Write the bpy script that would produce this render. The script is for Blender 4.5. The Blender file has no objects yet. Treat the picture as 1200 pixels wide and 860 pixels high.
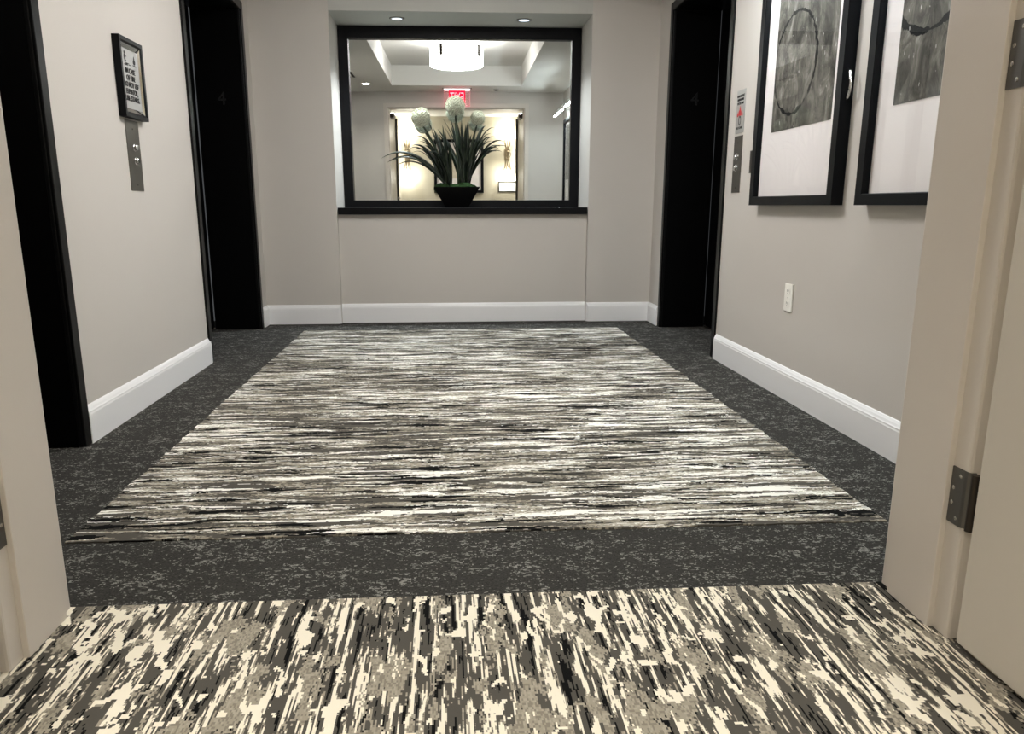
import bpy, bmesh, math, random
from mathutils import Vector, Matrix
random.seed(7)
S = bpy.context.scene
COL = S.collection
PI = math.pi

# ------------------------------------------------------------------ node helpers
class NT:
    def __init__(s, name):
        s.m = bpy.data.materials.new(name); s.m.use_nodes = True
        s.t = s.m.node_tree; s.t.nodes.clear()
        s.out = s.t.nodes.new('ShaderNodeOutputMaterial')
    def n(s, kind, **kw):
        nd = s.t.nodes.new(kind)
        for k, v in kw.items(): setattr(nd, k, v)
        return nd
    def put(s, sock, v):
        if isinstance(v, bpy.types.NodeSocket): s.t.links.new(v, sock)
        else: sock.default_value = v
    def math(s, op, a, b=0.0, c=0.0):
        nd = s.n('ShaderNodeMath', operation=op)
        s.put(nd.inputs[0], a); s.put(nd.inputs[1], b); s.put(nd.inputs[2], c)
        return nd.outputs[0]
    def vmath(s, op, a, b=(0, 0, 0)):
        nd = s.n('ShaderNodeVectorMath', operation=op)
        s.put(nd.inputs[0], a); s.put(nd.inputs[1], b)
        return nd.outputs['Value'] if op in ('LENGTH', 'DISTANCE') else nd.outputs[0]
    def pos(s): return s.n('ShaderNodeTexCoord').outputs['Object']
    def noise(s, vec, scale=(1, 1, 1), detail=2.0, rough=.5, dist=0.0, off=(0, 0, 0)):
        v = s.vmath('MULTIPLY', vec, scale); v = s.vmath('ADD', v, off)
        nd = s.n('ShaderNodeTexNoise'); nd.inputs['Scale'].default_value = 1
        nd.inputs['Detail'].default_value = detail; nd.inputs['Roughness'].default_value = rough
        nd.inputs['Distortion'].default_value = dist
        s.t.links.new(v, nd.inputs['Vector']); return nd.outputs['Fac']
    def white(s, vec):
        nd = s.n('ShaderNodeTexWhiteNoise'); nd.noise_dimensions = '3D'
        s.t.links.new(vec, nd.inputs['Vector']); return nd.outputs['Value']
    def mix(s, f, a, b):
        nd = s.n('ShaderNodeMix', data_type='RGBA')
        s.put(nd.inputs[0], f); s.put(nd.inputs[6], a); s.put(nd.inputs[7], b)
        return nd.outputs[2]
    def ramp(s, f, stops, interp='CONSTANT'):
        nd = s.n('ShaderNodeValToRGB'); cr = nd.color_ramp; cr.interpolation = interp
        while len(cr.elements) > 1: cr.elements.remove(cr.elements[-1])
        cr.elements[0].position = stops[0][0]; cr.elements[0].color = stops[0][1]
        for p, c in stops[1:]:
            e = cr.elements.new(p); e.color = c
        s.put(nd.inputs[0], f); return nd.outputs[0]
    def bsdf(s, color, rough=.5, metal=0.0, spec=.5, bump=None, bumpd=.001, bstr=.3, **kw):
        b = s.n('ShaderNodeBsdfPrincipled')
        s.put(b.inputs['Base Color'], color); s.put(b.inputs['Roughness'], rough)
        b.inputs['Metallic'].default_value = metal; b.inputs['Specular IOR Level'].default_value = spec
        for k, v in kw.items(): b.inputs[k.replace('_', ' ')].default_value = v
        if bump is not None:
            bn = s.n('ShaderNodeBump'); bn.inputs['Strength'].default_value = bstr
            bn.inputs['Distance'].default_value = bumpd
            s.t.links.new(bump, bn.inputs['Height']); s.t.links.new(bn.outputs[0], b.inputs['Normal'])
        s.t.links.new(b.outputs[0], s.out.inputs[0]); return s.m

def lin(r, g, b):
    f = lambda c: (c/255/12.92) if c/255 <= .04045 else ((c/255+.055)/1.055)**2.4
    return (f(r), f(g), f(b), 1)

def plain(name, col, rough=.5, metal=0.0, spec=.5, var=.06, scale=14, bumpd=.0, **kw):
    t = NT(name); p = t.pos()
    n = t.noise(p, (scale,)*3, 4, .6)
    a = tuple(c*(1-var) for c in col[:3]) + (1,); b = tuple(min(1, c*(1+var)) for c in col[:3]) + (1,)
    c = t.mix(n, a, b)
    r = t.math('ADD', t.math('MULTIPLY', n, .08), rough-.04)
    if bumpd:
        bn = t.noise(p, (260,)*3, 3, .6)
        return t.bsdf(c, r, metal, spec, bump=bn, bumpd=bumpd, bstr=.35, **kw)
    return t.bsdf(c, r, metal, spec, **kw)

def emit(name, col, strength):
    t = NT(name); e = t.n('ShaderNodeEmission'); e.inputs[0].default_value = col; e.inputs[1].default_value = strength
    t.t.links.new(e.outputs[0], t.out.inputs[0]); return t.m

def glass(name, tint=(1, 1, 1, 1), ior=1.45):
    t = NT(name); a = t.n('ShaderNodeBsdfTransparent'); a.inputs[0].default_value = tint
    g = t.n('ShaderNodeBsdfGlossy'); g.inputs['Roughness'].default_value = 0.01
    f = t.n('ShaderNodeFresnel'); f.inputs[0].default_value = ior
    bf = t.n('ShaderNodeNewGeometry').outputs['Backfacing']
    m = t.n('ShaderNodeMixShader')
    t.t.links.new(t.math('MULTIPLY', f.outputs[0], t.math('SUBTRACT', 1.0, bf)), m.inputs[0]); t.t.links.new(a.outputs[0], m.inputs[1]); t.t.links.new(g.outputs[0], m.inputs[2])
    t.t.links.new(m.outputs[0], t.out.inputs[0]); return t.m

# ------------------------------------------------------------------ materials
M = {}
M['wall'] = plain('wall_paint', lin(198, 193, 186), .62, spec=.25, var=.015, scale=3, bumpd=.0012)
M['wall_corridor'] = plain('corridor_paint', lin(194, 187, 168), .62, spec=.25, var=.015, scale=3, bumpd=.0012)
M['ceil'] = plain('ceiling_paint', lin(226, 224, 219), .8, spec=.15, var=.01, scale=3)
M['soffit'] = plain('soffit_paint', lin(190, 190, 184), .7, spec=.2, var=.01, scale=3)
M['base'] = plain('white_trim_paint', lin(238, 238, 238), .38, spec=.45, var=.01, scale=5)
M['frame_paint'] = plain('taupe_enamel', lin(206, 198, 188), .36, spec=.45, var=.02, scale=4, bumpd=.0006)
M['door_paint'] = plain('taupe_door_enamel', lin(202, 195, 183), .42, spec=.4, var=.02, scale=4, bumpd=.0006)
M['hinge'] = plain('bronzed_steel', lin(104, 102, 98), .42, .85, var=.08, scale=40)
M['screw'] = plain('bright_screw', lin(196, 192, 184), .25, .95, var=.05, scale=60)
M['black_gloss'] = plain('black_lacquer', (.0016, .0018, .0022, 1), .30, spec=.2, var=.05)
M['black_edge'] = plain('black_metal_edge', (.003, .0032, .0034, 1), .36, spec=.2, var=.05)
M['black_matte'] = plain('black_satin', (.001, .001, .0012, 1), .6, spec=.06, var=.05)
M['number'] = plain('dark_grey_numeral', (.008, .0085, .009, 1), .4, .3)
M['black_wood'] = plain('black_stained_wood', (.0016, .002, .003, 1), .42, spec=.14, var=.15, scale=25)
M['steel'] = plain('brushed_steel', lin(150, 146, 138), .34, .92, var=.05, scale=60)
M['panel_steel'] = plain('dark_brushed_steel', lin(112, 109, 103), .4, .9, var=.05, scale=60)
M['chrome'] = plain('polished_chrome', lin(225, 225, 225), .08, 1.0, var=.01)
M['alu'] = plain('aluminium_plate', lin(176, 176, 173), .42, .5, var=.04, scale=50)
M['ink'] = plain('sign_ink', (.012, .012, .012, 1), .6)
M['red'] = plain('red_sign_ink', lin(196, 40, 44), .55)
M['white_plastic'] = plain('white_plastic', lin(238, 236, 228), .35, var=.01)
M['slot'] = plain('socket_slot', (.02, .02, .02, 1), .7)
M['mat'] = plain('mat_board', lin(233, 228, 226), .8, spec=.1, var=.01)
M['glass'] = glass('clear_glass')
M['pink_acrylic'] = glass('edge_lit_acrylic', (1, .86, .87, 1), 1.2)
M['drum'] = emit('lit_drum_shade', (1, .975, .965, 1), 5.0)
M['drum_bottom'] = emit('lit_drum_diffuser', (1, .975, .965, 1), 11.5)
M['led'] = emit('lit_led_lens', (.78, .90, 1, 1), .42)
M['led_warm'] = emit('lit_downlight_lens', (1, .95, .86, 1), 20)
M['sconce_shade'] = emit('lit_sconce_shade', (1, .94, .83, 1), 5.0)
M['pic_led'] = emit('lit_picture_lamp_lens', (.84, .95, 1, 1), 38)
M['exit_red'] = emit('lit_exit_face', (1, .008, .035, 1), .75)
M['exit_letter'] = emit('lit_exit_letter', (1, .50, .55, 1), .55)
M['exit_bar'] = emit('lit_exit_edge', (1, .80, .82, 1), 2.0)
M['exit_edge'] = emit('lit_acrylic_edge', (1, .22, .27, 1), .8)
t = NT('silver_mirror'); g = t.n('ShaderNodeBsdfGlossy'); g.inputs[0].default_value = (.74, .765, .75, 1); g.inputs['Roughness'].default_value = 0.0
t.t.links.new(g.outputs[0], t.out.inputs[0]); M['mirror'] = t.m

CREAM = lin(238, 231, 213); RUGW = lin(242, 240, 232); TAUPE = lin(156, 149, 134); DARK = lin(84, 81, 75); BLACK = lin(16, 16, 16); MIDG = lin(118, 113, 102)

def carpet_charcoal():
    t = NT('charcoal_flecked_carpet'); p = t.pos()
    sn = t.vmath('SNAP', p, (.0032, .003, .01))
    fine = t.noise(sn, (50, 88, 1), 4, .66, 1.6)
    area = t.noise(p, (9, 16, 1), 3, .6, .4, (3, 7, 0))
    v = t.math('ADD', t.math('MULTIPLY', fine, .75), t.math('MULTIPLY', area, .25))
    sp = t.white(sn)
    base = t.ramp(t.math('ADD', t.math('MULTIPLY', sp, .55), t.math('MULTIPLY', fine, .45)), [(0, lin(48, 47, 45)), (.35, lin(58, 57, 54)), (.75, lin(68, 67, 63))])
    fl = t.ramp(v, [(0, (0, 0, 0, 1)), (.555, (.45, .45, .45, 1)), (.585, (1, 1, 1, 1))])
    c = t.mix(fl, base, lin(134, 133, 128))
    return t.bsdf(c, .95, spec=.08, bump=t.white(sn), bumpd=.002, bstr=.5)
M['charcoal'] = carpet_charcoal()

def carpet_rug():
    t = NT('streaked_rug_pile'); p = t.pos()
    sn = t.vmath('SNAP', p, (.007, .0042, .01))
    wob = t.noise(p, (5, 9, 1), 3, .6)
    wv = t.n('ShaderNodeCombineXYZ'); t.put(wv.inputs[1], t.math('MULTIPLY', t.math('SUBTRACT', wob, .5), .05))
    q = t.vmath('ADD', sn, wv.outputs[0])
    a = t.noise(q, (2.3, 22, 1), 5, .66, .35)
    b = t.noise(q, (4.6, 60, 1), 4, .62, .3, (11, 3, 0))
    lo = t.noise(p, (.8, 2.2, 1), 2, .5, 0, (5, 1.2, 0))
    dith = t.math('SUBTRACT', t.white(sn), .5)
    lov = t.math('MULTIPLY', t.math('SUBTRACT', lo, .5), .14)
    v = t.math('ADD', t.math('MULTIPLY', a, .55), t.math('MULTIPLY', b, .45))
    v = t.math('ADD', t.math('ADD', v, lov), t.math('MULTIPLY', dith, .06))
    c = t.ramp(v, [(0, DARK), (.468, MIDG), (.488, TAUPE), (.53, lin(186, 182, 170)), (.566, RUGW)])
    # loose tufts of white broken into strokes
    ws = t.math('ADD', t.noise(q, (2.9, 38, 1), 4, .64, .4, (21, 5, 0)), t.math('ADD', lov, t.math('MULTIPLY', dith, .03)))
    c = t.mix(t.math('GREATER_THAN', ws, .574), c, RUGW)
    # dark grey and black strokes laid over
    ds = t.math('SUBTRACT', t.noise(q, (2.2, 34, 1), 4, .62, .4, (33.3, 9, 0)), lov)
    c = t.mix(t.math('GREATER_THAN', ds, .552), c, DARK)
    bs = t.math('SUBTRACT', t.noise(q, (3.4, 36, 1), 4, .6, .5, (41, 2, 0)), lov)
    c = t.mix(t.math('GREATER_THAN', bs, .576), c, BLACK)
    return t.bsdf(c, .95, spec=.08, bump=v, bumpd=.004, bstr=.4)
M['rug'] = carpet_rug()

def carpet_hall():
    t = NT('streaked_corridor_pile'); p = t.pos()
    sn = t.vmath('SNAP', p, (.0032, .0062, .01))
    wob = t.noise(p, (7, 4, 1), 3, .6, 0, (9, 9, 0))
    wv = t.n('ShaderNodeCombineXYZ'); t.put(wv.inputs[0], t.math('MULTIPLY', t.math('SUBTRACT', wob, .5), .03))
    q = t.vmath('ADD', sn, wv.outputs[0])
    s1 = t.noise(q, (110, 3.7, 1), 3, .62, .15)
    s2 = t.noise(q, (44, 4.2, 1), 3, .6, .2, (4, 8, 0))
    v = t.math('ADD', t.math('MULTIPLY', s1, .55), t.math('MULTIPLY', s2, .45))
    stripe = t.ramp(v, [(0, BLACK), (.43, DARK), (.522, TAUPE), (.538, CREAM)])
    patch = t.noise(sn, (17, 6.5, 1), 3, .6, .3, (1, 5, 0))
    spk = t.white(sn)
    pm = t.ramp(t.math('ADD', patch, t.math('MULTIPLY', t.math('SUBTRACT', spk, .5), .07)), [(0, (0, 0, 0, 1)), (.562, (1, 1, 1, 1))])
    c = t.mix(pm, stripe, t.ramp(spk, [(0, lin(134, 128, 115)), (.35, TAUPE), (.8, lin(166, 159, 144))]))
    blob = t.noise(sn, (32, 17, 1), 2, .55, .5, (2, 2, 0))
    lo = t.noise(p, (4, 3, 1), 2, .5, 0, (8, 1, 0))
    bm_ = t.ramp(t.math('ADD', blob, t.math('MULTIPLY', t.math('SUBTRACT', lo, .5), .35)), [(0, (0, 0, 0, 1)), (.615, (1, 1, 1, 1))])
    c = t.mix(bm_, c, CREAM)
    return t.bsdf(c, .95, spec=.08, bump=spk, bumpd=.003, bstr=.5)
M['hall_carpet'] = carpet_hall()

def art_mat(name, cy, cz, r, a0, seed):
    """grey plaster-like print with a broken ink ring; object space (origin at the print's lower centre)"""
    t = NT(name); p = t.pos()
    n = t.noise(p, (11, 11, 6.5), 7, .70, .9, (seed, 0, 0))
    st = t.noise(p, (60, 26, 2.2), 4, .6, .2, (seed, 3, 0))
    v = t.math('ADD', t.math('MULTIPLY', n, .78), t.math('MULTIPLY', st, .22))
    c = t.ramp(v, [(.34, lin(44, 43, 40)), (.46, lin(80, 78, 72)), (.55, lin(112, 109, 101)), (.66, lin(158, 156, 150))], 'LINEAR')
    sep = t.n('ShaderNodeSeparateXYZ'); t.t.links.new(p, sep.inputs[0])
    dy = t.math('SUBTRACT', sep.outputs[1], cy); dz = t.math('SUBTRACT', sep.outputs[2], cz)
    rad = t.math('SQRT', t.math('ADD', t.math('MULTIPLY', dy, dy), t.math('MULTIPLY', dz, dz)))
    br = t.noise(p, (30, 30, 30), 3, .6, 0, (seed, 1, 1)); big = t.noise(p, (5, 5, 5), 2, .5, 0, (seed, 8, 1))
    w = t.math('MULTIPLY', t.math('MAXIMUM', t.math('SUBTRACT', t.math('ADD', br, t.math('MULTIPLY', big, .9)), .74), 0.0), .034)
    ring = t.math('LESS_THAN', t.math('ABSOLUTE', t.math('SUBTRACT', rad, r)), w)
    c = t.mix(ring, c, lin(22, 22, 22))
    fl = t.math('GREATER_THAN', t.noise(p, (80, 80, 30), 2, .5, 0, (seed, 5, 5)), .735)
    c = t.mix(fl, c, lin(205, 203, 198))
    return t.bsdf(c, .7, spec=.15)

t = NT('agave_leaf'); p = t.pos()
M['leaf'] = t.bsdf(t.ramp(t.noise(p, (60, 60, 9), 3, .6), [(.3, lin(16, 24, 19)), (.55, lin(32, 42, 31)), (.75, lin(70, 80, 56))], 'LINEAR'), .42, spec=.4)
t = NT('preserved_moss'); p = t.pos(); nz = t.noise(p, (180,)*3, 4, .7)
M['moss'] = t.bsdf(t.ramp(nz, [(.3, lin(10, 30, 12)), (.55, lin(38, 64, 32)), (.75, lin(88, 108, 64))], 'LINEAR'), .9, spec=.1, bump=nz, bumpd=.01, bstr=.8)
t = NT('allium_floret'); p = t.pos(); nz = t.noise(p, (210,)*3, 3, .7)
M['flower'] = t.bsdf(t.ramp(nz, [(.32, lin(116, 120, 96)), (.5, lin(202, 203, 182)), (.68, lin(242, 242, 232))], 'LINEAR'), .8, spec=.15)
M['stem'] = plain('flower_stem', lin(40, 52, 32), .5, var=.2)
M['pot'] = plain('black_glazed_pot', (.001, .001, .0012, 1), .35, spec=.12, var=.1)
M['print_pale'] = plain('pale_corridor_print', lin(205, 196, 176), .7, var=.25, scale=7)
M['rod'] = plain('brushed_nickel', lin(176, 162, 138), .28, .95, var=.05)
M['dark_metal'] = plain('dark_bronze', lin(58, 52, 46), .4, .7)
M['gasket'] = plain('bronze_edge_gasket', lin(56, 52, 40), .6)

# ------------------------------------------------------------------ mesh helpers
def box(bm, x0, x1, y0, y1, z0, z1):
    vs = [bm.verts.new((x, y, z)) for z in (z0, z1) for y in (y0, y1) for x in (x0, x1)]
    for f in ((0, 2, 3, 1), (4, 5, 7, 6), (0, 1, 5, 4), (2, 6, 7, 3), (0, 4, 6, 2), (1, 3, 7, 5)):
        bm.faces.new([vs[i] for i in f])
    return bm
def B(*boxes):
    bm = bmesh.new()
    for b in boxes: box(bm, *b)
    return bm
def sweep(bm, rings, close_ring=True, cap=True):
    """rings: list of equal-length lists of points"""
    rv = [[bm.verts.new(p) for p in r] for r in rings]
    n = len(rv[0])
    for a, b in zip(rv, rv[1:]):
        for i in range(n if close_ring else n-1):
            j = (i+1) % n
            bm.faces.new((a[i], a[j], b[j], b[i]))
    if cap and close_ring:
        bm.faces.new(rv[0][::-1]); bm.faces.new(rv[-1])
def extrude(bm, prof, fn0, fn1):
    sweep(bm, [[fn0(*p) for p in prof], [fn1(*p) for p in prof]])
def lathe(bm, prof, c, axis='z', n=32, caps=True):
    rings = []
    for r, h in prof:
        ring = []
        for i in range(n):
            a = 2*PI*i/n
            u, v = r*math.cos(a), r*math.sin(a)
            d = {'z': (u, v, h), 'x': (h, u, v), 'y': (u, h, v)}[axis]
            ring.append((c[0]+d[0], c[1]+d[1], c[2]+d[2]))
        rings.append(ring)
    sweep(bm, rings, True, caps)
def tube(bm, pts, r, n=10, r1=None):
    pts = [Vector(p) for p in pts]; rings = []
    up = Vector((0, 0, 1))
    for i, p in enumerate(pts):
        d = (pts[min(i+1, len(pts)-1)]-pts[max(i-1, 0)]).normalized()
        ref = up if abs(d.z) < .95 else Vector((1, 0, 0))
        a = d.cross(ref).normalized(); b = d.cross(a)
        rr = r if r1 is None else r+(r1-r)*i/(len(pts)-1)
        rings.append([p+a*rr*math.cos(2*PI*k/n)+b*rr*math.sin(2*PI*k/n) for k in range(n)])
    sweep(bm, rings)
def bez(p0, p1, p2, n=12):
    p0, p1, p2 = map(Vector, (p0, p1, p2))
    return [(1-t)**2*p0+2*t*(1-t)*p1+t*t*p2 for t in [i/n for i in range(n+1)]]

OFF = {}
def link(name, bm, mat, parent=None, smooth=False, bevel=0, seg=2):
    bmesh.ops.recalc_face_normals(bm, faces=bm.faces)
    me = bpy.data.meshes.new(name)
    o = bpy.data.objects.new(name, me); COL.objects.link(o)
    off = Vector((0, 0, 0))
    if parent is not None:
        off = OFF[parent.name]; o.parent = parent
        OFF[o.name] = off
    else:
        OFF[o.name] = off
    bmesh.ops.translate(bm, verts=bm.verts, vec=-off)
    if smooth:
        for f in bm.faces: f.smooth = True
    bm.to_mesh(me); bm.free()
    me.materials.append(mat)
    if bevel:
        md = o.modifiers.new('bevel', 'BEVEL'); md.width = bevel; md.segments = seg; md.limit_method = 'ANGLE'; md.angle_limit = .6
    return o
def thing(name, loc, label, cat, group=None):
    o = bpy.data.objects.new(name, None); COL.objects.link(o); o.location = loc; o.empty_display_size = .05
    o['label'] = label; o['category'] = cat
    if group: o['group'] = group
    OFF[o.name] = Vector(loc); return o
def solid(name, bm, mat, loc, label, cat, group=None, **kw):
    """a thing that is one mesh, origin at loc"""
    OFF['_'] = Vector(loc)
    class P: pass
    bmesh.ops.translate(bm, verts=bm.verts, vec=-Vector(loc))
    o = link(name, bm, mat, None, **kw); o.location = loc; OFF[o.name] = Vector(loc)
    o['label'] = label; o['category'] = cat
    if group: o['group'] = group
    return o
def struct(name, bm, mat, label=None, cat=None, **kw):
    o = link(name, bm, mat, None, **kw); o['kind'] = 'structure'
    if label: o['label'] = label
    if cat: o['category'] = cat
    return o
def dup(root, loc, label, group=None):
    r = root.copy(); COL.objects.link(r); r.location = loc; r['label'] = label
    OFF[r.name] = Vector(loc)
    if group: r['group'] = group
    for ch in root.children:
        c = ch.copy(); COL.objects.link(c); c.parent = r
        for g in ch.children:
            d = g.copy(); COL.objects.link(d); d.parent = c
    return r
def text_bm(bm, txt, size, at, right, up, depth=.0006, width=None):
    cu = bpy.data.curves.new('t', 'FONT'); cu.body = txt; cu.size = size; cu.extrude = depth
    cu.align_x = 'CENTER'; cu.align_y = 'CENTER'; cu.resolution_u = 3
    ob = bpy.data.objects.new('t', cu); COL.objects.link(ob)
    bpy.context.view_layer.update()
    me = bpy.data.meshes.new_from_object(ob.evaluated_get(bpy.context.evaluated_depsgraph_get()))
    bpy.data.objects.remove(ob); bpy.data.curves.remove(cu)
    xs = [v.co.x for v in me.vertices]; k = 1 if not width else width/(max(xs)-min(xs))
    right, up = Vector(right), Vector(up); nrm = right.cross(up)
    Mx = Matrix((right*k, up, nrm)).transposed().to_4x4(); Mx.translation = Vector(at)
    me.transform(Mx); bm.from_mesh(me); bpy.data.meshes.remove(me)

# ------------------------------------------------------------------ dimensions (metres; camera at x=y=0)
XL, XR = -1.325, 1.511           # lobby side walls
YW, YN, YP = 5.789, 6.30, 5.836  # back wall face, back of niche, recessed panel under the mirror
ZC = 2.315                       # lobby ceiling
YF0, YF1 = 1.376, 1.578          # wall with the doorway
NX0, NX1, NZ = -.786, 1.031, 2.142
EL = [(XL, 1.66, 2.83, -1), (XL, 4.335, 5.610, -1), (XR, 4.290, 5.495, 1)]
EH = 2.14

# ------------------------------------------------------------------ floors
struct('floor', B((-2.0, 2.2, 1.600, 6.0, -.05, 0)), M['charcoal'], 'dark charcoal flecked carpet bordering the lobby rug', 'floor')
struct('floor.001', B((-2.6, 2.7, -1.0, 1.600, -.05, 0)), M['hall_carpet'], 'cream and black streaked carpet of the corridor in the foreground', 'floor')
rb = bmesh.new(); n = 120
# woven panel with slightly ragged edges
def rag(): return random.uniform(-.006, .006)
x0, x1, y0, y1 = -.998, 1.196, 1.938, 5.435
top = [(x0+(x1-x0)*i/n, y0+rag()*.6) for i in range(n+1)]+[(x1+rag(), y0+(y1-y0)*i/n) for i in range(1, n+1)] \
    + [(x1-(x1-x0)*i/n, y1+rag()*.6) for i in range(1, n+1)]+[(x0+rag(), y1-(y1-y0)*i/n) for i in range(1, n)]
sweep(rb, [[(x, y, .0004) for x, y in top], [(x, y, .004) for x, y in top]])
solid('area_rug', rb, M['rug'], (.1, 3.69, .0004), 'large rectangular black, grey and cream streaked rug inlaid in the charcoal lobby floor', 'rug')

# ------------------------------------------------------------------ lobby walls
def side_wall(name, X, s, pieces, heads, lab):
    bm = bmesh.new(); a, b = sorted((X, X+s*.30))
    for (u, v) in pieces: box(bm, a, b, u, v, 0, ZC+.3)
    for (u, v) in heads: box(bm, a, b, u, v, EH, ZC+.3)
    return struct(name, bm, M['wall'], lab, 'wall')
side_wall('wall_left', XL, -1, [(1.578, 1.66), (2.83, 4.335), (5.610, 6.0)], [(1.66, 2.83), (4.335, 5.610)], 'beige left wall of the lobby between the black elevator openings')
side_wall('wall_right', XR, 1, [(1.578, 4.290), (5.495, 6.0)], [(4.290, 5.495)], 'beige right wall of the lobby carrying two framed pictures')
bm = bmesh.new()
box(bm, XL, NX0, YW, YN, 0, ZC+.3); box(bm, NX1, XR, YW, YN, 0, ZC+.3)
box(bm, NX0, NX1, YP, YN, 0, .786)
box(bm, NX0, NX1, YN, YN+.1, 0, ZC+.3)
struct('wall_back', bm, M['wall'], 'beige end wall of the lobby with a lit mirror niche', 'wall')
struct('ceiling.001', B((NX0, NX1, YW, YN, NZ, ZC+.3)), M['soffit'], 'lowered soffit over the mirror niche', 'ceiling')
# wall with the doorway
ox0, ox1, oz = -.861, 1.022, 2.147
struct('wall_front', B((-2.6, ox0, YF0, YF1, 0, ZC+.3), (ox1, 2.7, YF0, YF1, 0, ZC+.3), (ox0, ox1, YF0, YF1, oz, ZC+.3)), M['wall'], 'beige wall around the doorway seen in the mirror', 'wall')
# corridor shell
CZ = 2.27
struct('wall_corridor', B((-2.6, 2.7, -1.0, -.9, 0, CZ)), M['wall_corridor'], 'cream corridor wall behind the two sconces, seen in the mirror', 'wall')
struct('wall_corridor_west', B((-2.7, -2.6, -1.0, YF0, 0, CZ)), M['wall_corridor'])
struct('wall_corridor_east', B((2.7, 2.8, -1.0, YF0, 0, CZ)), M['wall_corridor'])
struct('ceiling.002', B((-2.6, 2.7, -1.0, YF0, CZ, CZ+.1)), M['ceil'], 'flat white ceiling of the corridor', 'ceiling')
# lobby ceiling with coffer
cx0, cx1, cy0, cy1, cd = -.722, .900, 2.15, 5.22, .235
bm = B((XL, cx0, YF1, YW, ZC, ZC+.05), (cx1, XR, YF1, YW, ZC, ZC+.05), (cx0, cx1, YF1, cy0, ZC, ZC+.05), (cx0, cx1, cy1, YW, ZC, ZC+.05))
box(bm, cx0-.05, cx0, cy0, cy1, ZC+.0501, ZC+cd); box(bm, cx1, cx1+.05, cy0, cy1, ZC+.0501, ZC+cd)
box(bm, cx0-.05, cx1+.05, cy0-.05, cy0, ZC+.0501, ZC+cd); box(bm, cx0-.05, cx1+.05, cy1, cy1+.05, ZC+.0501, ZC+cd)
box(bm, cx0-.05, cx1+.05, cy0-.05, cy1+.05, ZC+cd, ZC+cd+.05)
struct('ceiling', bm, M['ceil'], 'white lobby ceiling with a raised rectangular coffer', 'ceiling')

# ------------------------------------------------------------------ baseboards
BP = [(0, 0), (.015, 0), (.015, .108), (.0135, .113), (.0135, .118), (.011, .122), (.008, .130), (.003, .139), (0, .141)]
def base_x(bm, X, s, ya, yb):    # along Y, on wall at X, protruding s
    extrude(bm, BP, lambda d, z: (X+s*d, ya, z), lambda d, z: (X+s*d, yb, z))
def base_y(bm, Y, xa, xb, ma=0, mb=0):    # along X on wall facing -Y, mitred ends
    extrude(bm, BP, lambda d, z: (xa+ma*d, Y-d, z), lambda d, z: (xb+mb*d, Y-d, z))
bm = bmesh.new(); base_x(bm, XL, 1, 2.832, 4.345); base_x(bm, XL, 1, 5.645, YW-.0002)
struct('baseboard_left', bm, M['base'], 'white baseboard of the left wall', 'baseboard')
bm = bmesh.new(); base_x(bm, XR, -1, 1.601, 4.279); base_x(bm, XR, -1, 5.530, YW-.0002)
struct('baseboard_right', bm, M['base'], 'white baseboard of the right wall', 'baseboard')
bm = bmesh.new()
base_y(bm, YW, XL, NX0, 1, -1); base_y(bm, YW, NX1, XR, 1, -1); base_y(bm, YP, NX0+.001, NX1-.001)
# the short returns where the panel steps back
struct('baseboard_back', bm, M['base'], 'white baseboard of the end wall under the mirror', 'baseboard')

# ------------------------------------------------------------------ elevators
def elevator(name, X, ya, yb, s, lab, num_y=None, num_x=None, near_trim=True):
    """recessed lift entrance in a side wall; s = +1 right wall, -1 left wall"""
    dp = .315; W = .045
    bm = bmesh.new()
    def bx(d0, d1, u0, u1, z0, z1):
        a, b = sorted((X+s*d0, X+s*d1)); box(bm, a, b, u0, u1, z0, z1)
    # jamb linings (depth of the recess) and head lining
    bx(0.0, dp, ya+.001, ya+W, 0.0005, EH-.001); bx(0.0, dp, yb-W, yb-.001, 0.0005, EH-.001)
    bx(0.0, dp, ya+W, yb-W, EH-W, EH-.001)
    # face trim proud of the wall
    bx(-.012, -.0005, ya-.004, ya+W, 0.0005, EH+.004); bx(-.012, -.0005, yb-W, yb+.004, 0.0005, EH+.004)
    bx(-.012, -.0005, ya+W, yb-W, EH-W, EH+.004)
    fr = struct(name, bm, M['black_edge'], lab, 'elevator', bevel=.0025)
    # satin black lining panels
    bm = bmesh.new()
    bx2 = lambda d0, d1, u0, u1, z0, z1: box(bm, *sorted((X+s*d0, X+s*d1)), u0, u1, z0, z1)
    bx2(.012, dp-.01, ya+W+.0005, ya+W+.004, .001, EH-W-.001); bx2(.012, dp-.01, yb-W-.004, yb-W-.0005, .001, EH-W-.001)
    link('jamb_panel', bm, M['black_matte'], fr)
    mid = (ya+yb)/2
    for (u, v) in ((ya+W, mid-.002), (mid+.002, yb-W)):
        bm = bmesh.new(); box(bm, *sorted((X+s*(dp+.012), X+s*(dp+.045))), u, v, .008, EH-W-.002)
        link('door_panel', bm, M['black_matte'], fr, bevel=.002)
    bm = bmesh.new(); box(bm, *sorted((X+s*(dp), X+s*(dp+.05))), ya, yb, .0005, .006)
    link('sill', bm, M['dark_metal'], fr)
    bm = bmesh.new(); box(bm, *sorted((X+s*(dp+.05), X+s*(dp+.07))), ya-.1, yb+.1, 0, EH+.1)
    link('back_panel', bm, M['black_matte'], fr)
    if num_y:
        bm = bmesh.new()
        text_bm(bm, '4', .115, (num_x, num_y, 1.54), (1, 0, 0), (0, 0, 1), .0015)
        o = link('floor_number', bm, M['number'], fr); o['label'] = 'dark grey raised numeral 4'
    return fr
elevator('door_1', XL, 1.66, 2.83, -1, 'black elevator opening on the left nearest the camera')
elevator('door_2', XL, 4.335, 5.610, -1, 'black elevator opening on the left wall beside the end wall', 5.610-.045-.0057, -1.475)
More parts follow.
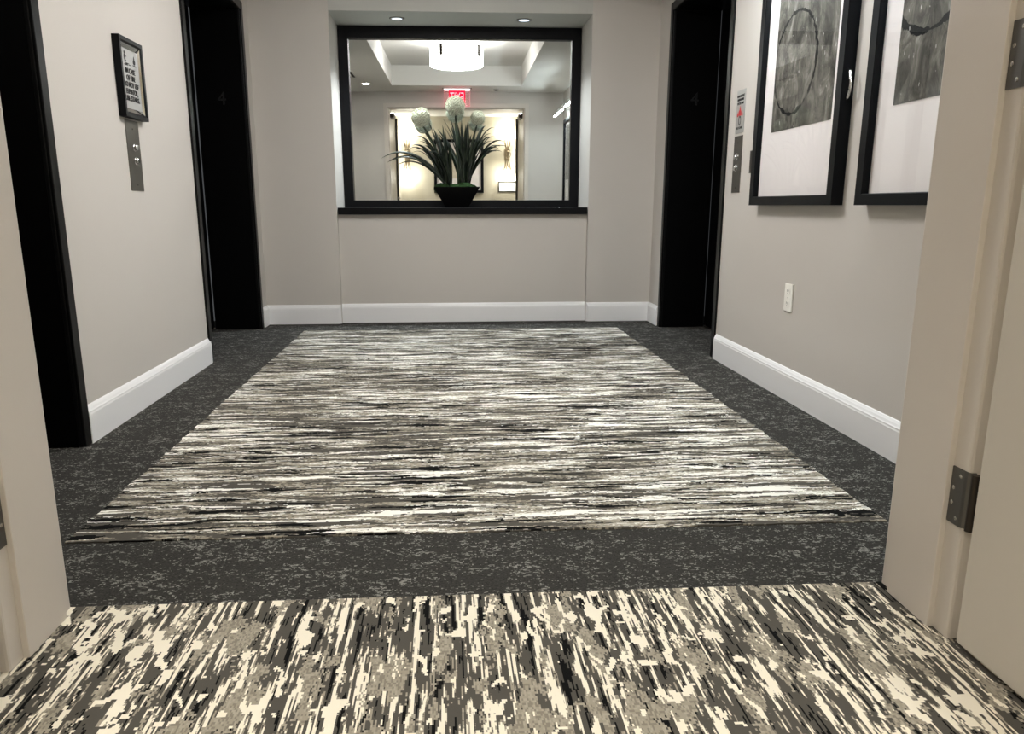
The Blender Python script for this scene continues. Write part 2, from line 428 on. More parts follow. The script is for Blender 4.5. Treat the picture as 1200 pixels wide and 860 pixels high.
elevator('door_3', XR, 4.290, 5.495, 1, 'black elevator opening on the right wall beside the pictures', 5.495-.045-.0057, 1.675)

# ------------------------------------------------------------------ doorway frame, door leaves, hinges
xrR, xrL, zr = .990, -.829, 2.115
# profile: (offset outwards from rabbet, y)
FP = [(.055, 1.3755), (.055, 1.356), (.006, 1.356), (.0015, 1.3575), (0, 1.362), (0, 1.404), (-.0108, 1.404), (-.012, 1.4052), (-.012, 1.554), (-.0095, 1.557), (0, 1.557), (0, 1.594), (.0015, 1.5985), (.006, 1.600), (.055, 1.600), (.055, 1.5785), (.031, 1.5785), (.031, 1.3755)]
bm = bmesh.new()
R0 = [(xrL-o, y, .0005) for o, y in FP]; R1 = [(xrL-o, y, zr+o) for o, y in FP]
R2 = [(xrR+o, y, zr+o) for o, y in FP]; R3 = [(xrR+o, y, .0005) for o, y in FP]
sweep(bm, [R0, R1, R2, R3])
frame = struct('trim_1', bm, M['frame_paint'], 'taupe steel frame of the double doorway in the foreground', 'door frame')
def hinge(xr, s, z0):
    """s=+1 right jamb. leaf plate lies in the corridor rabbet and wraps round the knuckle"""
    z1 = z0+.1135; bm = bmesh.new()
    f = lambda d, y, z: (xr-s*d, y, z)
    prof = [(.0004, 1.4015), (.003, 1.4015), (.003, 1.366), (.0015, 1.3585), (-.004, 1.3535), (-.012, 1.3525), (-.012, 1.3550), (-.0035, 1.3555), (-.0003, 1.361)]
    sweep(bm, [[f(d, y, z0) for d, y in prof], [f(d, y, z1) for d, y in prof]])
    h = link('hinge', bm, M['hinge'], frame); h['label'] = 'dark grey steel hinge plate'
    bm = bmesh.new(); lathe(bm, [(.008, z0), (.008, z1)], (xr-s*.000+s*.004, 1.343, 0), 'z', 14)
    link('knuckle', bm, M['dark_metal'], h)
    for (y, dz) in ((1.375, .0135), (1.392, .042), (1.392, .072), (1.375, .100)):
        bm = bmesh.new()
        lathe(bm, [(.0042, -s*.0029), (.0042, -s*.0036), (.003, -s*.0042)], (xr, y, z0+dz), 'x', 12)
        link('screw', bm, M['screw'], h, smooth=False)
for xr, s in ((xrR, 1), (xrL, -1)):
    for z0 in (.237, 1.047, 1.80): hinge(xr, s, z0)

def door_leaf(name, xr, s, lab):
    bm = bmesh.new(); a, b = sorted((xr-s*.002, xr+s*.043))
    box(bm, a, b, .415, 1.326, .012, 2.10)
    d = struct(name, bm, M['door_paint'], lab, 'door', bevel=.002)
    bm = bmesh.new(); a, b = sorted((xr-s*.034, xr+s*.043)); box(bm, a, b, .398, .4145, .012, 2.10)
    o = link('edge_gasket', bm, M['gasket'], d); o['label'] = 'dark bronze gasket strip on the free edge'
    if s < 0:
        bm = bmesh.new(); X = xr-s*.002
        lathe(bm, [(.026, X+.0003), (.026, X+.009), (.02, X+.012)], (0, .47, .96), 'x', 20)
        lathe(bm, [(.009, X+.012), (.009, X+.05)], (0, .47, .96), 'x', 12)
        tube(bm, [(X+.05, .462, .96), (X+.052, .50, .96), (X+.052, .56, .957), (X+.047, .585, .955)], .009)
        h = link('door_handle', bm, M['steel'], d, smooth=False); h['label'] = 'brushed steel lever handle'
    bm = bmesh.new(); a, b = sorted((xr-s*.0025, xr-s*.055)); box(bm, a, b, 1.02, 1.29, 2.02, 2.075)
    o = link('closer', bm, M['dark_metal'], d, bevel=.004); o['label'] = 'dark metal door closer'
    return d
door_leaf('door_4', xrR, 1, 'open taupe door leaf at the right edge, hinged to the frame')
door_leaf('door_5', xrL, -1, 'open taupe door leaf at the far left edge beside the frame')

# ------------------------------------------------------------------ niche: shelf, mirror, plant, downlights
bm = B((NX0+.006, NX1-.006, YW+.001, 6.226, .7875, .836))
solid('niche_shelf', bm, M['black_wood'], (.12, 6.0, .7875), 'long black wooden shelf along the bottom of the mirror niche', 'shelf', bevel=.002)
fy0, fy1 = 6.228, 6.296
mr = thing('wall_mirror', (.122, fy1, .837), 'large rectangular wall mirror in a wide black frame above the shelf', 'mirror')
a0, a1, b0, b1 = NX0+.003, NX1-.003, .8365, NZ-.003
fw, ft, fb = .071, .082, .054
bm = bmesh.new()
pr = [(0, 0), (1, 0), (1, .018), (.86, .03), (.86, .066), (0, .066)]
def fr_ring(t0):    # corner loops of the frame profile
    pass
def frame_loop(bm, X0, X1, Z0, Z1, wl, wr, wt, wb, prof, ax):
    """prof: (k, d): k=0 outer .. 1 inner edge, d = depth back from the front; ax maps (u, z, d) to a point"""
    cs = [(X0, Z0, wl, wb, 1, 1), (X1, Z0, wr, wb, -1, 1), (X1, Z1, wr, wt, -1, -1), (X0, Z1, wl, wt, 1, -1)]
    rings = [[ax(cx+sx*k*wu, cz+sz*k*wv, d) for k, d in prof] for cx, cz, wu, wv, sx, sz in cs]
    rv = [[bm.verts.new(p) for p in r] for r in rings]; n = len(prof)
    for q in range(4):
        a, b = rv[q], rv[(q+1) % 4]
        for i in range(n):
            j = (i+1) % n; bm.faces.new((a[i], a[j], b[j], b[i]))
frame_loop(bm, a0, a1, b0, b1, fw, fw, ft, fb, [(0, 0), (.95, 0), (1, .004), (1, .066), (0, .066)], lambda u, z, d: (u, fy0+d, z))
link('mirror_frame', bm, M['black_wood'], mr)
bm = bmesh.new(); th = math.radians(-.42); xc = .122
gx0, gx1 = a0+fw*.3, a1-fw*.3
gy = lambda x: 6.268+(x-xc)*math.tan(th)
v = [(gx0, gy(gx0), b0+fb*.4), (gx1, gy(gx1), b0+fb*.4), (gx1, gy(gx1), b1-ft*.4), (gx0, gy(gx0), b1-ft*.4)]
fr_ = [bm.verts.new(p) for p in v]; bk = [bm.verts.new((p[0], p[1]+.005, p[2])) for p in v]
bm.faces.new(fr_); bm.faces.new(bk[::-1])
for i in range(4): bm.faces.new((fr_[i], bk[i], bk[(i+1) % 4], fr_[(i+1) % 4]))
link('mirror_glass', bm, M['mirror'], mr)

# downlights
def downlight(name, loc, label, lens, group=None, r=.052):
    d = thing(name, loc, label, 'ceiling light', group); x, y, z = loc
    bm = bmesh.new(); lathe(bm, [(r*.74, -.0012), (r*.80, -.006), (r, -.004), (r+.004, -.0004), (r*.74, -.0004)], loc, 'z', 32, False)
    link('trim_ring', bm, M['white_plastic'] if lens != 'led' else M['steel'], d, smooth=True)
    bm = bmesh.new(); lathe(bm, [(r*.73, -.0004), (r*.73, -.0035), (r*.5, -.0045)], loc, 'z', 32)
    link('lens', bm, M[lens], d)
    return d
def spot(name, loc, power, col, size=1.9, blend=.8, r=.04):
    l = bpy.data.lights.new(name, 'SPOT'); l.energy = power; l.color = col; l.spot_size = size; l.spot_blend = blend; l.shadow_soft_size = r
    o = bpy.data.objects.new(name, l); COL.objects.link(o); o.location = loc; return o
d1 = downlight('recessed_downlight', (-.332, 6.0, NZ), 'round lit downlight in the niche soffit above the left part of the mirror', 'led', 'niche downlights')
dup(d1, (.573, 6.0, NZ), 'round lit downlight in the niche soffit above the right part of the mirror', 'niche downlights')
for x, e in ((-.332, 34), (.573, 20)): spot('niche_lamp', (x, 6.0, NZ-.012), e, (.86, .95, 1), 2.0)
d2 = downlight('recessed_downlight', (-1.03, 2.28, ZC), 'small lit downlight in the lobby ceiling seen at the left in the mirror', 'led_warm', None, .06)
spot('lobby_lamp', (-1.03, 2.28, ZC-.012), 10, (1, .95, .86), 2.2)

# plant
PY = 6.03
pl = thing('potted_plant', (.077, PY, .8365), 'artificial agave with three round white flower heads in a black pot on the mirror shelf', 'plant')
bm = bmesh.new()
def sq(h, z): return [(.077-h, PY-h, z), (.077+h, PY-h, z), (.077+h, PY+h, z), (.077-h, PY+h, z)]
hh = .105
prof = [(.087, .837), (.168, .980), (.170, .985), (.158, .985), (.150, .962), (.02, .955)]
sc = lambda h: [(.077-h, PY-h*.62, 0), (.077+h, PY-h*.62, 0), (.077+h, PY+h*.62, 0), (.077-h, PY+h*.62, 0)]
sweep(bm, [[(x, y, z) for x, y, _ in sc(h)] for h, z in prof])
pot = link('pot', bm, M['pot'], pl, bevel=.002)
for (mx, my, rx, ry, rz) in ((-.032, -.01, .060, .07, .042), (.062, -.03, .052, .055, .036), (.135, .0, .075, .075, .048), (.03, .05, .06, .04, .035), (.20, .03, .032, .045, .030)):
    bm = bmesh.new(); bmesh.ops.create_icosphere(bm, subdivisions=4, radius=1)
    for v in bm.verts:
        k = 1+random.uniform(-.07, .07)
        v.co = Vector((mx+v.co.x*rx*k, PY+my+v.co.y*ry*k, .972+v.co.z*rz*k))
    link('moss', bm, M['moss'], pl, smooth=True)
PX = lambda u: ((u-533)*.00626+.0665)*1.008      # rough picture -> metre scale at the plant
PZ = lambda v: .85+(240-v)*.0061*1.008
def blade(bm, base, ctrl, tip, w):
    pts = bez(base, ctrl, tip, 14); n = len(pts); rings = []
    side0 = (Vector(tip)-Vector(base)); side0.z = 0
    hz = side0.normalized() if side0.length > .02 else Vector((1, 0, 0))
    side = Vector((-hz.y, hz.x, 0)); rot = random.uniform(-.9, .9)
    for i, p in enumerate(pts):
        t = i/(n-1); d = (pts[min(i+1, n-1)]-pts[max(i-1, 0)]).normalized()
        a = (side*math.cos(rot)+d.cross(side)*math.sin(rot)).normalized()
        nn = a.cross(d).normalized()
        ww = w*(.55+.45*min(1, t*4))*(1-t**2.6)+.0006
        th_ = .0022*(1-t)+.0006
        ww *= 1.55; rings.append([p+a*ww+nn*ww*.35, p-nn*th_, p-a*ww+nn*ww*.35, p+nn*th_])
    sweep(bm, rings)
def clump(cxu, tips):
    bm = bmesh.new()
    for (u, v, arch, yo, w) in tips:
        bx_ = PX(cxu)+random.uniform(-.022, .022); by = PY+random.uniform(-.025, .025)
        bz = .968; tx, tz = PX(u), PZ(v)
        ty = PY+yo
        if arch:
            c = (bx_+(tx-bx_)*.52, by+(ty-by)*.4, max(tz, bz)+arch)
        else:
            c = (bx_+(tx-bx_)*.22, by+(ty-by)*.2, bz+(tz-bz)*.62)
        blade(bm, (bx_, by, bz), c, (tx, ty, tz), w)
    return link('leaf_clump', bm, M['leaf'], pl, smooth=True)
LT = [(447, 185, .16, -.03, .011), (457, 189, .13, -.06, .011), (477, 175, .11, .02, .010), (489, 159, .02, .0, .011), (494, 164, .02, -.05, .010),
      (503, 144, 0, -.03, .013), (508, 148, 0, .04, .012), (514, 158, 0, -.06, .012), (499, 171, .03, -.07, .010), (483, 169, .05, .06, .010),
      (511, 153, 0, .08, .012), (519, 146, 0, -.02, .013), (522, 155, 0, -.07, .013), (527, 166, 0, -.09, .012), (505, 178, .05, -.09, .010), (518, 172, 0, -.08, .011)]
RT = [(520, 140, 0, -.03, .013), (528, 138, 0, .03, .012), (536, 144, 0, -.05, .014), (541, 137, 0, .02, .013), (546, 146, 0, -.06, .014), (549, 139, 0, .05, .013),
      (559, 148, 0, -.03, .014), (566, 152, 0, .05, .013), (579, 149, .015, -.02, .011), (580, 159, .03, .03, .010), (574, 161, .03, -.06, .011),
      (591, 165, .07, .0, .010), (593, 171, .07, -.05, .010), (585, 172, .06, .07, .010), (552, 158, 0, -.09, .013), (540, 160, 0, -.09, .013),
      (563, 165, .01, -.08, .012), (532, 150, 0, .07, .012), (513, 150, 0, .06, .012), (570, 146, .01, .07, .011)]
clump(525, LT); clump(545, RT)
def allium(u, v, r, bu, yo, smear):
    c = Vector((PX(u), PY+yo, PZ(v)))
    bm = bmesh.new(); b = (PX(bu), PY+yo*.3, .968)
    tube(bm, bez(b, (b[0]*.6+c.x*.4, b[1], .968+(c.z-.968)*.6), (c.x, c.y, c.z-r*.6), 10), .007, 8)
    st = link('stem', bm, M['stem'], pl, smooth=True)
    bm = bmesh.new()
    bmesh.ops.create_icosphere(bm, subdivisions=3, radius=r*.80, matrix=Matrix.Translation(c))
    # florets: little four-petal stars all over the ball
    N = 190
    for i in range(N):
        z = 1-2*(i+.5)/N; ph = i*2.39996; q = math.sqrt(1-z*z)
        nrm = Vector((q*math.cos(ph), q*math.sin(ph), z)); rr = r*random.uniform(.93, 1.03)
        p = c+nrm*rr; a = nrm.orthogonal().normalized(); b2 = nrm.cross(a); k0 = random.uniform(0, 1.5)
        root = bm.verts.new(c+nrm*rr*.80)
        for k in range(5):
            an = k0+k*2*PI/5; e = r*.16
            d = a*math.cos(an)+b2*math.sin(an); e2 = a*math.cos(an+1.3)+b2*math.sin(an+1.3)
            v1 = bm.verts.new(p+d*e); v2 = bm.verts.new(p+e2*e*.35-nrm*.004)
            bm.faces.new((root, v1, v2))
    f = link('flower_head', bm, M['flower'], st, smooth=False)
    return f
allium(494, 138, .072, 528, -.01, 0); allium(534, 124.5, .074, 537, .0, 0); allium(560, 138, .056, 544, .0, 0)

# ------------------------------------------------------------------ lobby ceiling fittings
dc = (.09, 3.70)
dl = thing('drum_ceiling_light', (dc[0], dc[1], ZC+cd), 'round white lit drum light hanging in the ceiling coffer, seen in the mirror', 'ceiling light')
bm = bmesh.new(); lathe(bm, [(.272, ZC-.024), (.281, ZC-.024), (.281, ZC+.185), (.275, ZC+.19), (.02, ZC+.19), (.02, ZC+.18), (.272, ZC+.18)], (dc[0], dc[1], 0), 'z', 56, False)
bm.verts.ensure_lookup_table()
for i in range(56): bm.faces.new([bm.verts[k] for k in (i, (i+1) % 56, 6*56+(i+1) % 56, 6*56+i)])
link('shade', bm, M['drum'], dl, smooth=False)
bm = bmesh.new(); lathe(bm, [(.2, ZC-.030), (.262, ZC-.028), (.2715, ZC-.018), (.2715, ZC-.012), (.02, ZC-.012)], (dc[0], dc[1], 0), 'z', 56)
link('diffuser', bm, M['drum_bottom'], dl)
bm = bmesh.new(); lathe(bm, [(.10, ZC+.1905), (.10, ZC+cd-.0006)], (dc[0], dc[1], 0), 'z', 32); link('canopy', bm, M['steel'], dl)
for k in range(3):
    an = math.radians((124, 36, 260)[k]); bm = bmesh.new()
    ca, sa = math.cos(an), math.sin(an)
    rr = [(r_*ca-w_*sa, r_*sa+w_*ca) for r_, w_ in ((.2815, -.017), (.289, -.017), (.289, .017), (.2815, .017))]
    sweep(bm, [[(dc[0]+x, dc[1]+y, z) for x, y in rr] for z in (ZC+.045, ZC+.16)])
    link('bracket', bm, M['dark_metal'], dl)
# exit sign
ex, ey = .09, 1.93
es = thing('exit_sign', (ex, ey, ZC), 'red lit EXIT sign on a clear panel above the doorway, seen in the mirror', 'sign')
link('housing', B((ex-.19, ex+.19, ey-.03, ey+.03, ZC-.012, ZC-.0006)), M['steel'], es, bevel=.003)
link('light_bar', B((ex-.165, ex+.165, ey-.02, ey+.02, ZC-.026, ZC-.0125)), M['exit_bar'], es)
link('panel', B((ex-.16, ex+.16, ey-.003, ey+.003, ZC-.215, ZC-.0265)), M['pink_acrylic'], es)
link('panel_edge', B((ex-.163, ex-.1603, ey-.003, ey+.003, ZC-.215, ZC-.0265), (ex+.1603, ex+.163, ey-.003, ey+.003, ZC-.215, ZC-.0265), (ex-.163, ex+.163, ey-.003, ey+.003, ZC-.219, ZC-.2153)), M['exit_edge'], es)
ef = link('face', B((ex-.105, ex+.105, ey+.0035, ey+.0065, ZC-.205, ZC-.0265)), M['exit_red'], es)
bm = bmesh.new(); text_bm(bm, 'EXIT', .15, (ex, ey+.0077, ZC-.112), (-1, 0, 0), (0, 0, 1), .001, .175); link('lettering', bm, M['exit_letter'], ef)
# flush sprinkler cover
bm = bmesh.new(); lathe(bm, [(.0, -.012), (.018, -.012), (.02, -.008), (.036, -.006), (.04, -.0001)], (.60, 1.80, ZC), 'z', 24, False)
solid('sprinkler_cap', bm, M['dark_metal'], (.60, 1.80, ZC), 'small dark round sprinkler cap in the ceiling beside the red exit sign', 'sprinkler')
# slot diffuser
vt = thing('ceiling_vent', (-1.13, 3.0, ZC), 'dark two-slot air vent in the lobby ceiling at the left edge of the mirror', 'vent')
link('vent_frame', B((-1.19, -1.07, 2.78, 3.22, ZC-.006, ZC-.0006)), M['ceil'], vt, bevel=.002)
for x in (-1.155, -1.105): link('slot', B((x-.014, x+.014, 2.80, 3.20, ZC-.008, ZC-.0062)), M['slot'], vt)

# ------------------------------------------------------------------ pictures on the right wall
def picture(name, y0, y1, label, artmat, ring):
    z0, z1 = .849, 1.922; xf = 1.463; xw = XR-.0008
    p = thing(name, (xw, (y0+y1)/2, z0), label, 'picture')
    bm = bmesh.new()
    frame_loop(bm, y0, y1, z0, z1, .046, .046, .044, .040, [(0, 0), (.93, 0), (1, .004), (1, .042), (0, xw-xf)], lambda u, z, d: (xf+d, u, z))
    fr = link('frame', bm, M['black_wood'], p)
    link('mat_board', B((xf+.026, xf+.032, y0+.044, y1-.044, z0+.038, z1-.042)), M['mat'], p)
    ay0, ay1, az0, az1 = y0+.112, y1-.147, 1.172, 1.842
    bm = B((xf+.0245, xf+.0258, ay0, ay1, az0, az1))
    link('art_print', bm, artmat, p)
    link('pane', B((xf+.017, xf+.0195, y0+.0445, y1-.0445, z0+.0385, z1-.0425)), M['glass'], p)
    return p
P1 = picture('framed_picture', 2.975, 3.806, 'tall black-framed picture nearer the elevator, with a chrome latch on its side', None or art_mat('ink_ring_print', 3.46-3.39, 1.44-.849, .205, 0, 3.1), 0)
P2 = picture('framed_picture', 1.965, 2.800, 'black-framed picture nearer the doorway, partly hidden behind the door frame', art_mat('ink_ring_print_second', 2.50-2.3825, 1.60-.849, .225, 0, 9.4), 0)
bm = bmesh.new()
pts = [(1.483, 2.974, 1.335), (1.483, 2.955, 1.327), (1.480, 2.946, 1.305), (1.480, 2.938, 1.28), (1.481, 2.946, 1.255), (1.484, 2.962, 1.238), (1.485, 2.974, 1.232)]
sm = []
for i in range(len(pts)-1):
    for k in range(4): sm.append(Vector(pts[i]).lerp(Vector(pts[i+1]), k/4))
sm.append(Vector(pts[-1])); sm2 = [sm[0]]+[(sm[i-1]+sm[i]*2+sm[i+1])/4 for i in range(1, len(sm)-1)]+[sm[-1]]
tube(bm, sm2, .0055, 10); o = link('latch_handle', bm, M['chrome'], P1, smooth=True); o['label'] = 'bent chrome latch handle'
bm = B((1.4645, 1.503, 3.8065, 3.836, 1.0, 1.105)); lathe(bm, [(.0065, 1.0), (.0065, 1.105)], (1.476, 3.8135, 0), 'z', 12)
o = link('side_hinge', bm, M['dark_metal'], P1); o['label'] = 'dark hinge tab on the far side'

# picture lamps
def picture_lamp(loc, label, group):
    x, y, z = loc; L = .80
    p = thing('picture_lamp', loc, label, 'lamp', group)
    bm = bmesh.new()
    lathe(bm, [(.0, -L/2), (.016, -L/2), (.016, L/2), (.0, L/2)], (1.345, y, 1.985), 'y', 20, False)
    link('lamp_bar', bm, M['chrome'], p, smooth=False)
    link('lens', B((1.333, 1.357, y-L/2+.01, y+L/2-.01, 1.964, 1.9685)), M['pic_led'], p)
    for s in (-1, 1):
        bm = bmesh.new(); yy = y+s*.28
        tube(bm, bez((1.505, yy, 2.02), (1.42, yy, 2.13), (1.347, yy, 2.0), 12), .006, 10)
        lathe(bm, [(.022, XR-.0008-1.345), (.022, 1.500-1.345)], (1.345, yy, 2.02), 'x', 20)
        link('arm', bm, M['chrome'], p, smooth=False)
    return p
l1 = picture_lamp((XR-.0008, 2.3825, 2.02), 'chrome picture lamp over the picture nearer the doorway, seen in the mirror', 'picture lamps')
dup(l1, (XR-.0008, 3.3905, 2.02), 'chrome picture lamp over the picture nearer the elevator, at the mirror edge', 'picture lamps')

# ------------------------------------------------------------------ signs, call panels, outlet
def call_panel(X, s, y0, y1, z0, z1, label):
    """s = direction the plate faces along x"""
    p = thing('elevator_call_panel', (X+s*.0001, (y0+y1)/2, z0), label, 'elevator button panel')  # elevator call panel: steel plate with two push buttons
    xs = lambda d0, d1: sorted((X+s*d0, X+s*d1))
    link('plate', B((*xs(.0001, .004), y0, y1, z0, z1)), M['panel_steel'], p, bevel=.0012)
    yc = (y0+y1)/2
    for z in (1.092, 1.037):
        bm = bmesh.new(); lathe(bm, [(.0165, s*.0042), (.0165, s*.007), (.0125, s*.0085), (.0125, s*.016), (.010, s*.019)], (X, yc, z), 'x', 24)
        link('button', bm, M['chrome'], p)
    for z in (z0+.025, z1-.035):
        bm = bmesh.new(); lathe(bm, [(.0035, s*.0042), (.003, s*.0055)], (X, yc, z), 'x', 10)
        link('screw', bm, M['dark_metal'], p)
    return p
call_panel(XL, 1, 3.476, 3.612, .913, 1.2015, 'tall steel call button plate on the left wall under the black-framed sign')
call_panel(XR, -1, 4.066, 4.180, .913, 1.198, 'tall steel call button plate on the right wall under the fire sign')
def flame(bm, X, yc, zc, h, s, dep):
    pts = [(0, -.5), (.28, -.42), (.36, -.15), (.24, .08), (.16, .0), (.10, .28), (-.02, .5), (-.08, .22), (-.2, .02), (-.34, -.12), (-.28, -.42)]
    sweep(bm, [[(X, yc+y*h, zc+z*h) for y, z in pts], [(X+s*dep, yc+y*h, zc+z*h) for y, z in pts]])
# left: framed sign
sy0, sy1, sz0, sz1 = 3.430, 3.676, 1.2075, 1.520
sg = thing('fire_sign', (XL+.0001, (sy0+sy1)/2, sz0), 'black-framed silver sign of bold fire instructions on the left wall above the button plate', 'sign')
bm = bmesh.new(); xf = XL+.030
frame_loop(bm, sy0, sy1, sz0, sz1, .022, .022, .022, .022, [(0, .0), (.7, 0), (1, .006), (1, .024), (0, .0292)], lambda u, z, d: (xf-d, u, z))
link('frame', bm, M['black_wood'], sg)
bm = bmesh.new()
frame_loop(bm, sy0+.0222, sy1-.0222, sz0+.0222, sz1-.0222, .004, .004, .016, .016, [(0, .006), (1, .014), (1, .020), (0, .020)], lambda u, z, d: (xf-d, u, z))
o = link('inner_bezel', bm, M['chrome'], sg); o['label'] = 'bright chrome inner edge'
px = XL+.016
spl = link('sign_plate', B((XL+.008, px-.0012, sy0+.0265, sy1-.0265, sz0+.0385, sz1-.0385)), M['alu'], sg)
bm = bmesh.new(); yc = (sy0+sy1)/2; R_, U_ = (0, 1, 0), (0, 0, 1)
for i, (tx, w) in enumerate((('IN CASE', .088), ('OF FIRE', .080), ('DO NOT USE', .135), ('ELEVATOR,', .108), ('USE STAIRS.', .130))):
    text_bm(bm, tx, .030, (px, yc, 1.396-i*.0275), R_, U_, .0004, w*1.12)
    text_bm(bm, tx, .030, (px, yc+.0022, 1.396-i*.0275), R_, U_, .0004, w*1.12)
# pictogram: figure on stairs beside a flame
flame(bm, px-.0004, yc+.052, 1.446, .034, 1, .0008)
for (a, b, c, d_) in ((-.055, -.020, 1.4165, 1.4195), (-.038, -.020, 1.4165, 1.426), (-.024, -.004, 1.424, 1.4265), (-.010, .014, 1.4195, 1.4225), (-.050, -.040, 1.436, 1.458), (-.055, -.028, 1.449, 1.4525), (-.048, -.034, 1.430, 1.437), (.03, .075, 1.424, 1.426)):
    box(bm, px-.0004, px+.0004, yc+a, yc+b, c, d_)
lathe(bm, [(.006, -.0004), (.006, .0004)], (px, yc-.044, 1.465), 'x', 14)
link('lettering', bm, M['ink'], spl)
# right: bare plate with red flame
rs = thing('fire_sign', (XR-.0001, 4.1225, 1.211), 'small unframed metal fire sign with a red flame on the right wall', 'sign')
srp = link('sign_plate', B((XR-.0035, XR-.0001, 4.066, 4.180, 1.211, 1.422)), M['alu'], rs, bevel=.001)
bm = bmesh.new(); xq = XR-.0040; R2_ = (0, -1, 0)
for tx, z, w in (('IN FIRE EMERGENCY', 1.392, .098), ('DO NOT USE ELEVATOR', 1.374, .085), ('USE EXIT STAIRS', 1.356, .085)):
    for e in (0, .001): text_bm(bm, tx, .016, (xq, 4.123+e, z), R2_, U_, .0004, w)
link('lettering', bm, M['ink'], srp)
bm = bmesh.new()
for e in (0, .001): text_bm(bm, 'USE STAIRS', .016, (xq, 4.123+e, 1.236), R2_, U_, .0004, .085)
link('lettering', bm, M['ink'], srp)
bm = bmesh.new()
for k in range(20):
    a0_, a1_ = 2*PI*k/20, 2*PI*(k+1)/20
    q = [(math.cos(a)*r_*.016, math.sin(a)*r_*.024) for a, r_ in ((a0_, 1), (a1_, 1), (a1_, .74), (a0_, .74))]
    sweep(bm, [[(xq-.0004, 4.123+y, 1.272+z) for y, z in q], [(xq+.0004, 4.123+y, 1.272+z) for y, z in q]])
link('emblem', bm, M['ink'], srp)
bm = bmesh.new(); flame(bm, xq+.0004, 4.123, 1.320, .052, -1, .0008); flame(bm, xq+.0004, 4.152, 1.306, .028, -1, .0008); flame(bm, xq+.0004, 4.094, 1.306, .028, -1, .0008)
o = link('flame_mark', bm, M['red'], srp); o['label'] = 'red flame emblem'
# outlet
ol = thing('power_outlet', (XR-.0001, 3.373, .386), 'white duplex power outlet low on the right wall under the pictures', 'outlet')
link('cover_plate', B((XR-.007, XR-.0001, 3.333, 3.413, .388, .512)), M['white_plastic'], ol, bevel=.003)
for zc in (.477, .423):
    bm = bmesh.new()
    pts = [(.017*math.copysign(min(1, abs(math.cos(a))*1.25), math.cos(a)), .0165*math.sin(a)) for a in [2*PI*k/20 for k in range(20)]]
    sweep(bm, [[(XR-.0071, 3.373+y, zc+z) for y, z in pts], [(XR-.0092, 3.373+y, zc+z) for y, z in pts]])
    s_ = link('receptacle', bm, M['white_plastic'], ol)
    bm = B((XR-.0098, XR-.0093, 3.365, 3.3675, zc-.002, zc+.008), (XR-.0098, XR-.0093, 3.3785, 3.381, zc-.002, zc+.008))
    lathe(bm, [(.0026, -.0093), (.0026, -.0098)], (XR, 3.373, zc-.0085), 'x', 10)
    link('slots', bm, M['slot'], s_)
bm = bmesh.new(); lathe(bm, [(.003, -.0072), (.0025, -.0082)], (XR, 3.373, .45), 'x', 10); link('screw', bm, M['steel'], ol)

# ------------------------------------------------------------------ corridor things seen in the mirror
YC = -.8995
def sconce(x, label):
    z0 = 1.20
    p = thing('wall_sconce', (x, YC, z0), label, 'wall lamp', 'corridor sconces')
    y = YC+.125
    bm = bmesh.new(); lathe(bm, [(.02, 1.925), (.132, 1.915), (.135, 1.92), (.118, 2.105), (.115, 2.108), (.02, 2.10)], (x, y, 0), 'z', 40)
    link('upper_shade', bm, M['sconce_shade'], p, smooth=False)
    bm = bmesh.new(); lathe(bm, [(.02, 1.405), (.10, 1.395), (.128, 1.36), (.134, 1.255), (.130, 1.25), (.02, 1.258)], (x, y, 0), 'z', 40)
    link('lower_shade', bm, M['sconce_shade'], p, smooth=False)
    bm = bmesh.new()
    for k in range(8):
        a = 2*PI*k/8; b = a+PI*.86
        tube(bm, [(x+.062*math.cos(a), y+.062*math.sin(a), 1.9105), (x+.062*math.cos(b), y+.062*math.sin(b), 1.41)], .0055, 8)
    link('rods', bm, M['rod'], p)
    bm = bmesh.new()
    ring = [(x+.055*math.cos(2*PI*k/24), y+.02, 1.66+.055*math.sin(2*PI*k/24)) for k in range(25)]
    tube(bm, ring, .005, 8); link('ring', bm, M['rod'], p)
    bm = B((x-.045, x+.045, YC, YC+.014, 1.57, 1.75)); box(bm, x-.010, x+.010, YC+.0141, y-.03, 1.65, 1.67)
    link('wall_plate', bm, M['rod'], p)
    return p
sc1 = sconce(-.735, 'lit hourglass wall sconce seen in the mirror left of the plant')
dup(sc1, (.905, YC, 1.20), 'lit hourglass wall sconce seen in the mirror right of the plant', 'corridor sconces')
cp = thing('framed_picture', (.105, YC, 1.055), 'black-framed pale picture on the corridor wall, seen in the mirror behind the plant', 'picture')
bm = bmesh.new(); frame_loop(bm, -.305, .515, 1.055, 1.91, .045, .045, .045, .045, [(0, 0), (.93, 0), (1, .004), (1, .026), (0, .030)], lambda u, z, d: (u, YC+.030-d, z))
link('frame', bm, M['black_wood'], cp)
link('mat_board', B((-.262, .472, YC+.004, YC+.012, 1.098, 1.867)), M['mat'], cp)
link('art_print', B((-.10, .31, YC+.0122, YC+.0135, 1.29, 1.70)), M['print_pale'], cp)
rp = thing('room_sign', (.905, YC, 1.185), 'small white wall sign in a black frame under the right sconce, seen in the mirror', 'sign')
bm = bmesh.new(); frame_loop(bm, .762, 1.06, 1.06, 1.225, .012, .012, .012, .012, [(0, 0), (1, 0), (1, .014), (0, .016)], lambda u, z, d: (u, YC+.016-d, z))
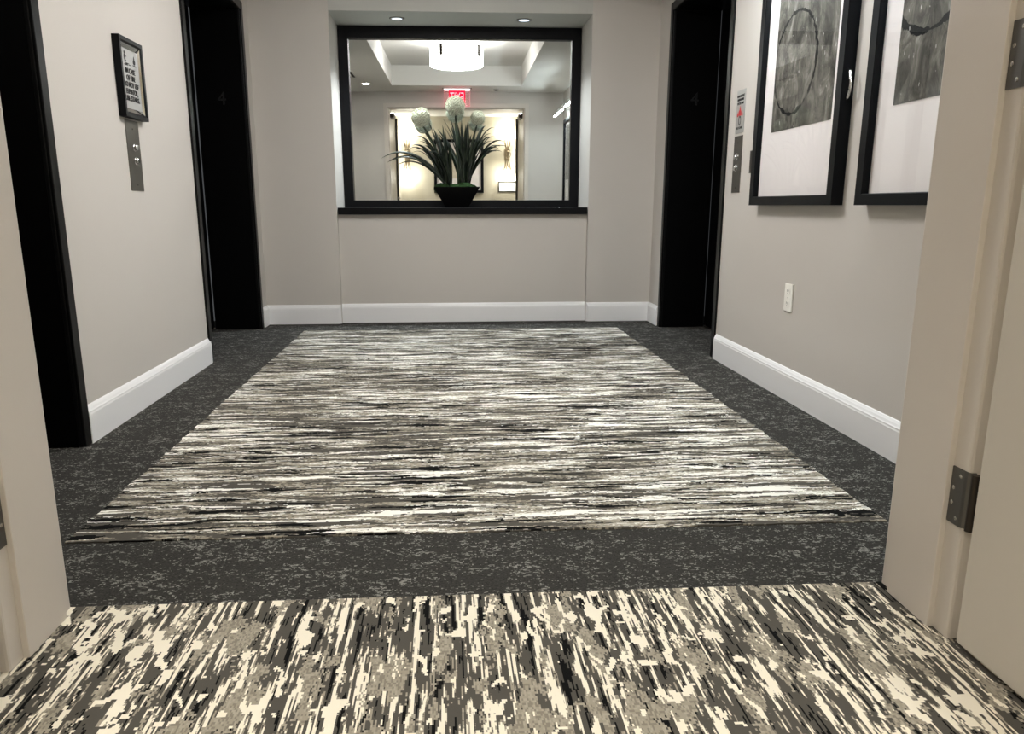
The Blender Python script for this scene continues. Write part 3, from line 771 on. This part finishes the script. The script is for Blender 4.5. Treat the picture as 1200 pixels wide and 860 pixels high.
bmesh.ops.translate(bm, verts=bm.verts, vec=(0, 0, .01)); link('frame', bm, M['black_wood'], rp)
rsf = link('sign_face', B((.774, 1.048, YC+.003, YC+.009, 1.083, 1.222)), M['white_plastic'], rp)
for xx in (.83, .90, .97):
    for zz in (1.13, 1.165): link('mark', B((xx-.010, xx+.010, YC+.0092, YC+.0098, zz, zz+.010)), M['steel'], rsf)

# unseen corridor ceiling lamps, added to brighten the foreground and door jambs
c1 = downlight('recessed_downlight', (-.95, -.45, CZ), 'added unseen round downlight in the corridor ceiling left of the doorway', 'led_warm', 'added corridor downlights', .07)
spots = [(-.95, -.45)]
for x, lab in ((1.11, 'added unseen round downlight in the corridor ceiling right of the doorway'),):
    dup(c1, (x, -.45, CZ), lab, 'added corridor downlights'); spots.append((x, -.45))
for x, y in spots: spot('corridor_fill', (x, y, CZ-.012), 34, (1, .96, .92), 2.5, .9, .06)

# ------------------------------------------------------------------ world, camera, view
w = bpy.data.worlds.new('world'); S.world = w; w.use_nodes = True
w.node_tree.nodes['Background'].inputs[0].default_value = (.9, .95, 1, 1); w.node_tree.nodes['Background'].inputs[1].default_value = .02
p_, y_, r_ = .227015, .061392, -.001506
fwd = Vector((math.sin(y_)*math.cos(p_), math.cos(y_)*math.cos(p_), -math.sin(p_))); rt = Vector((math.cos(y_), -math.sin(y_), 0)); up = rt.cross(fwd)
r2 = rt*math.cos(r_)+up*math.sin(r_); u2 = -rt*math.sin(r_)+up*math.cos(r_)
cd_ = bpy.data.cameras.new('camera'); cam = bpy.data.objects.new('camera', cd_); COL.objects.link(cam)
mt = Matrix((r2, u2, -fwd)).transposed().to_4x4(); mt.translation = (0, 0, .85); cam.matrix_world = mt
cd_.sensor_fit = 'HORIZONTAL'; cd_.sensor_width = 36; cd_.lens = 914.16/1200*36
cd_.shift_x = 18.5/1200; cd_.shift_y = 21.9/1200; cd_.clip_start = .02
S.camera = cam
vs = S.view_settings; vs.view_transform = 'Standard'; vs.look = 'None'; vs.exposure = 1.9; vs.gamma = 1; vs.use_curve_mapping = False
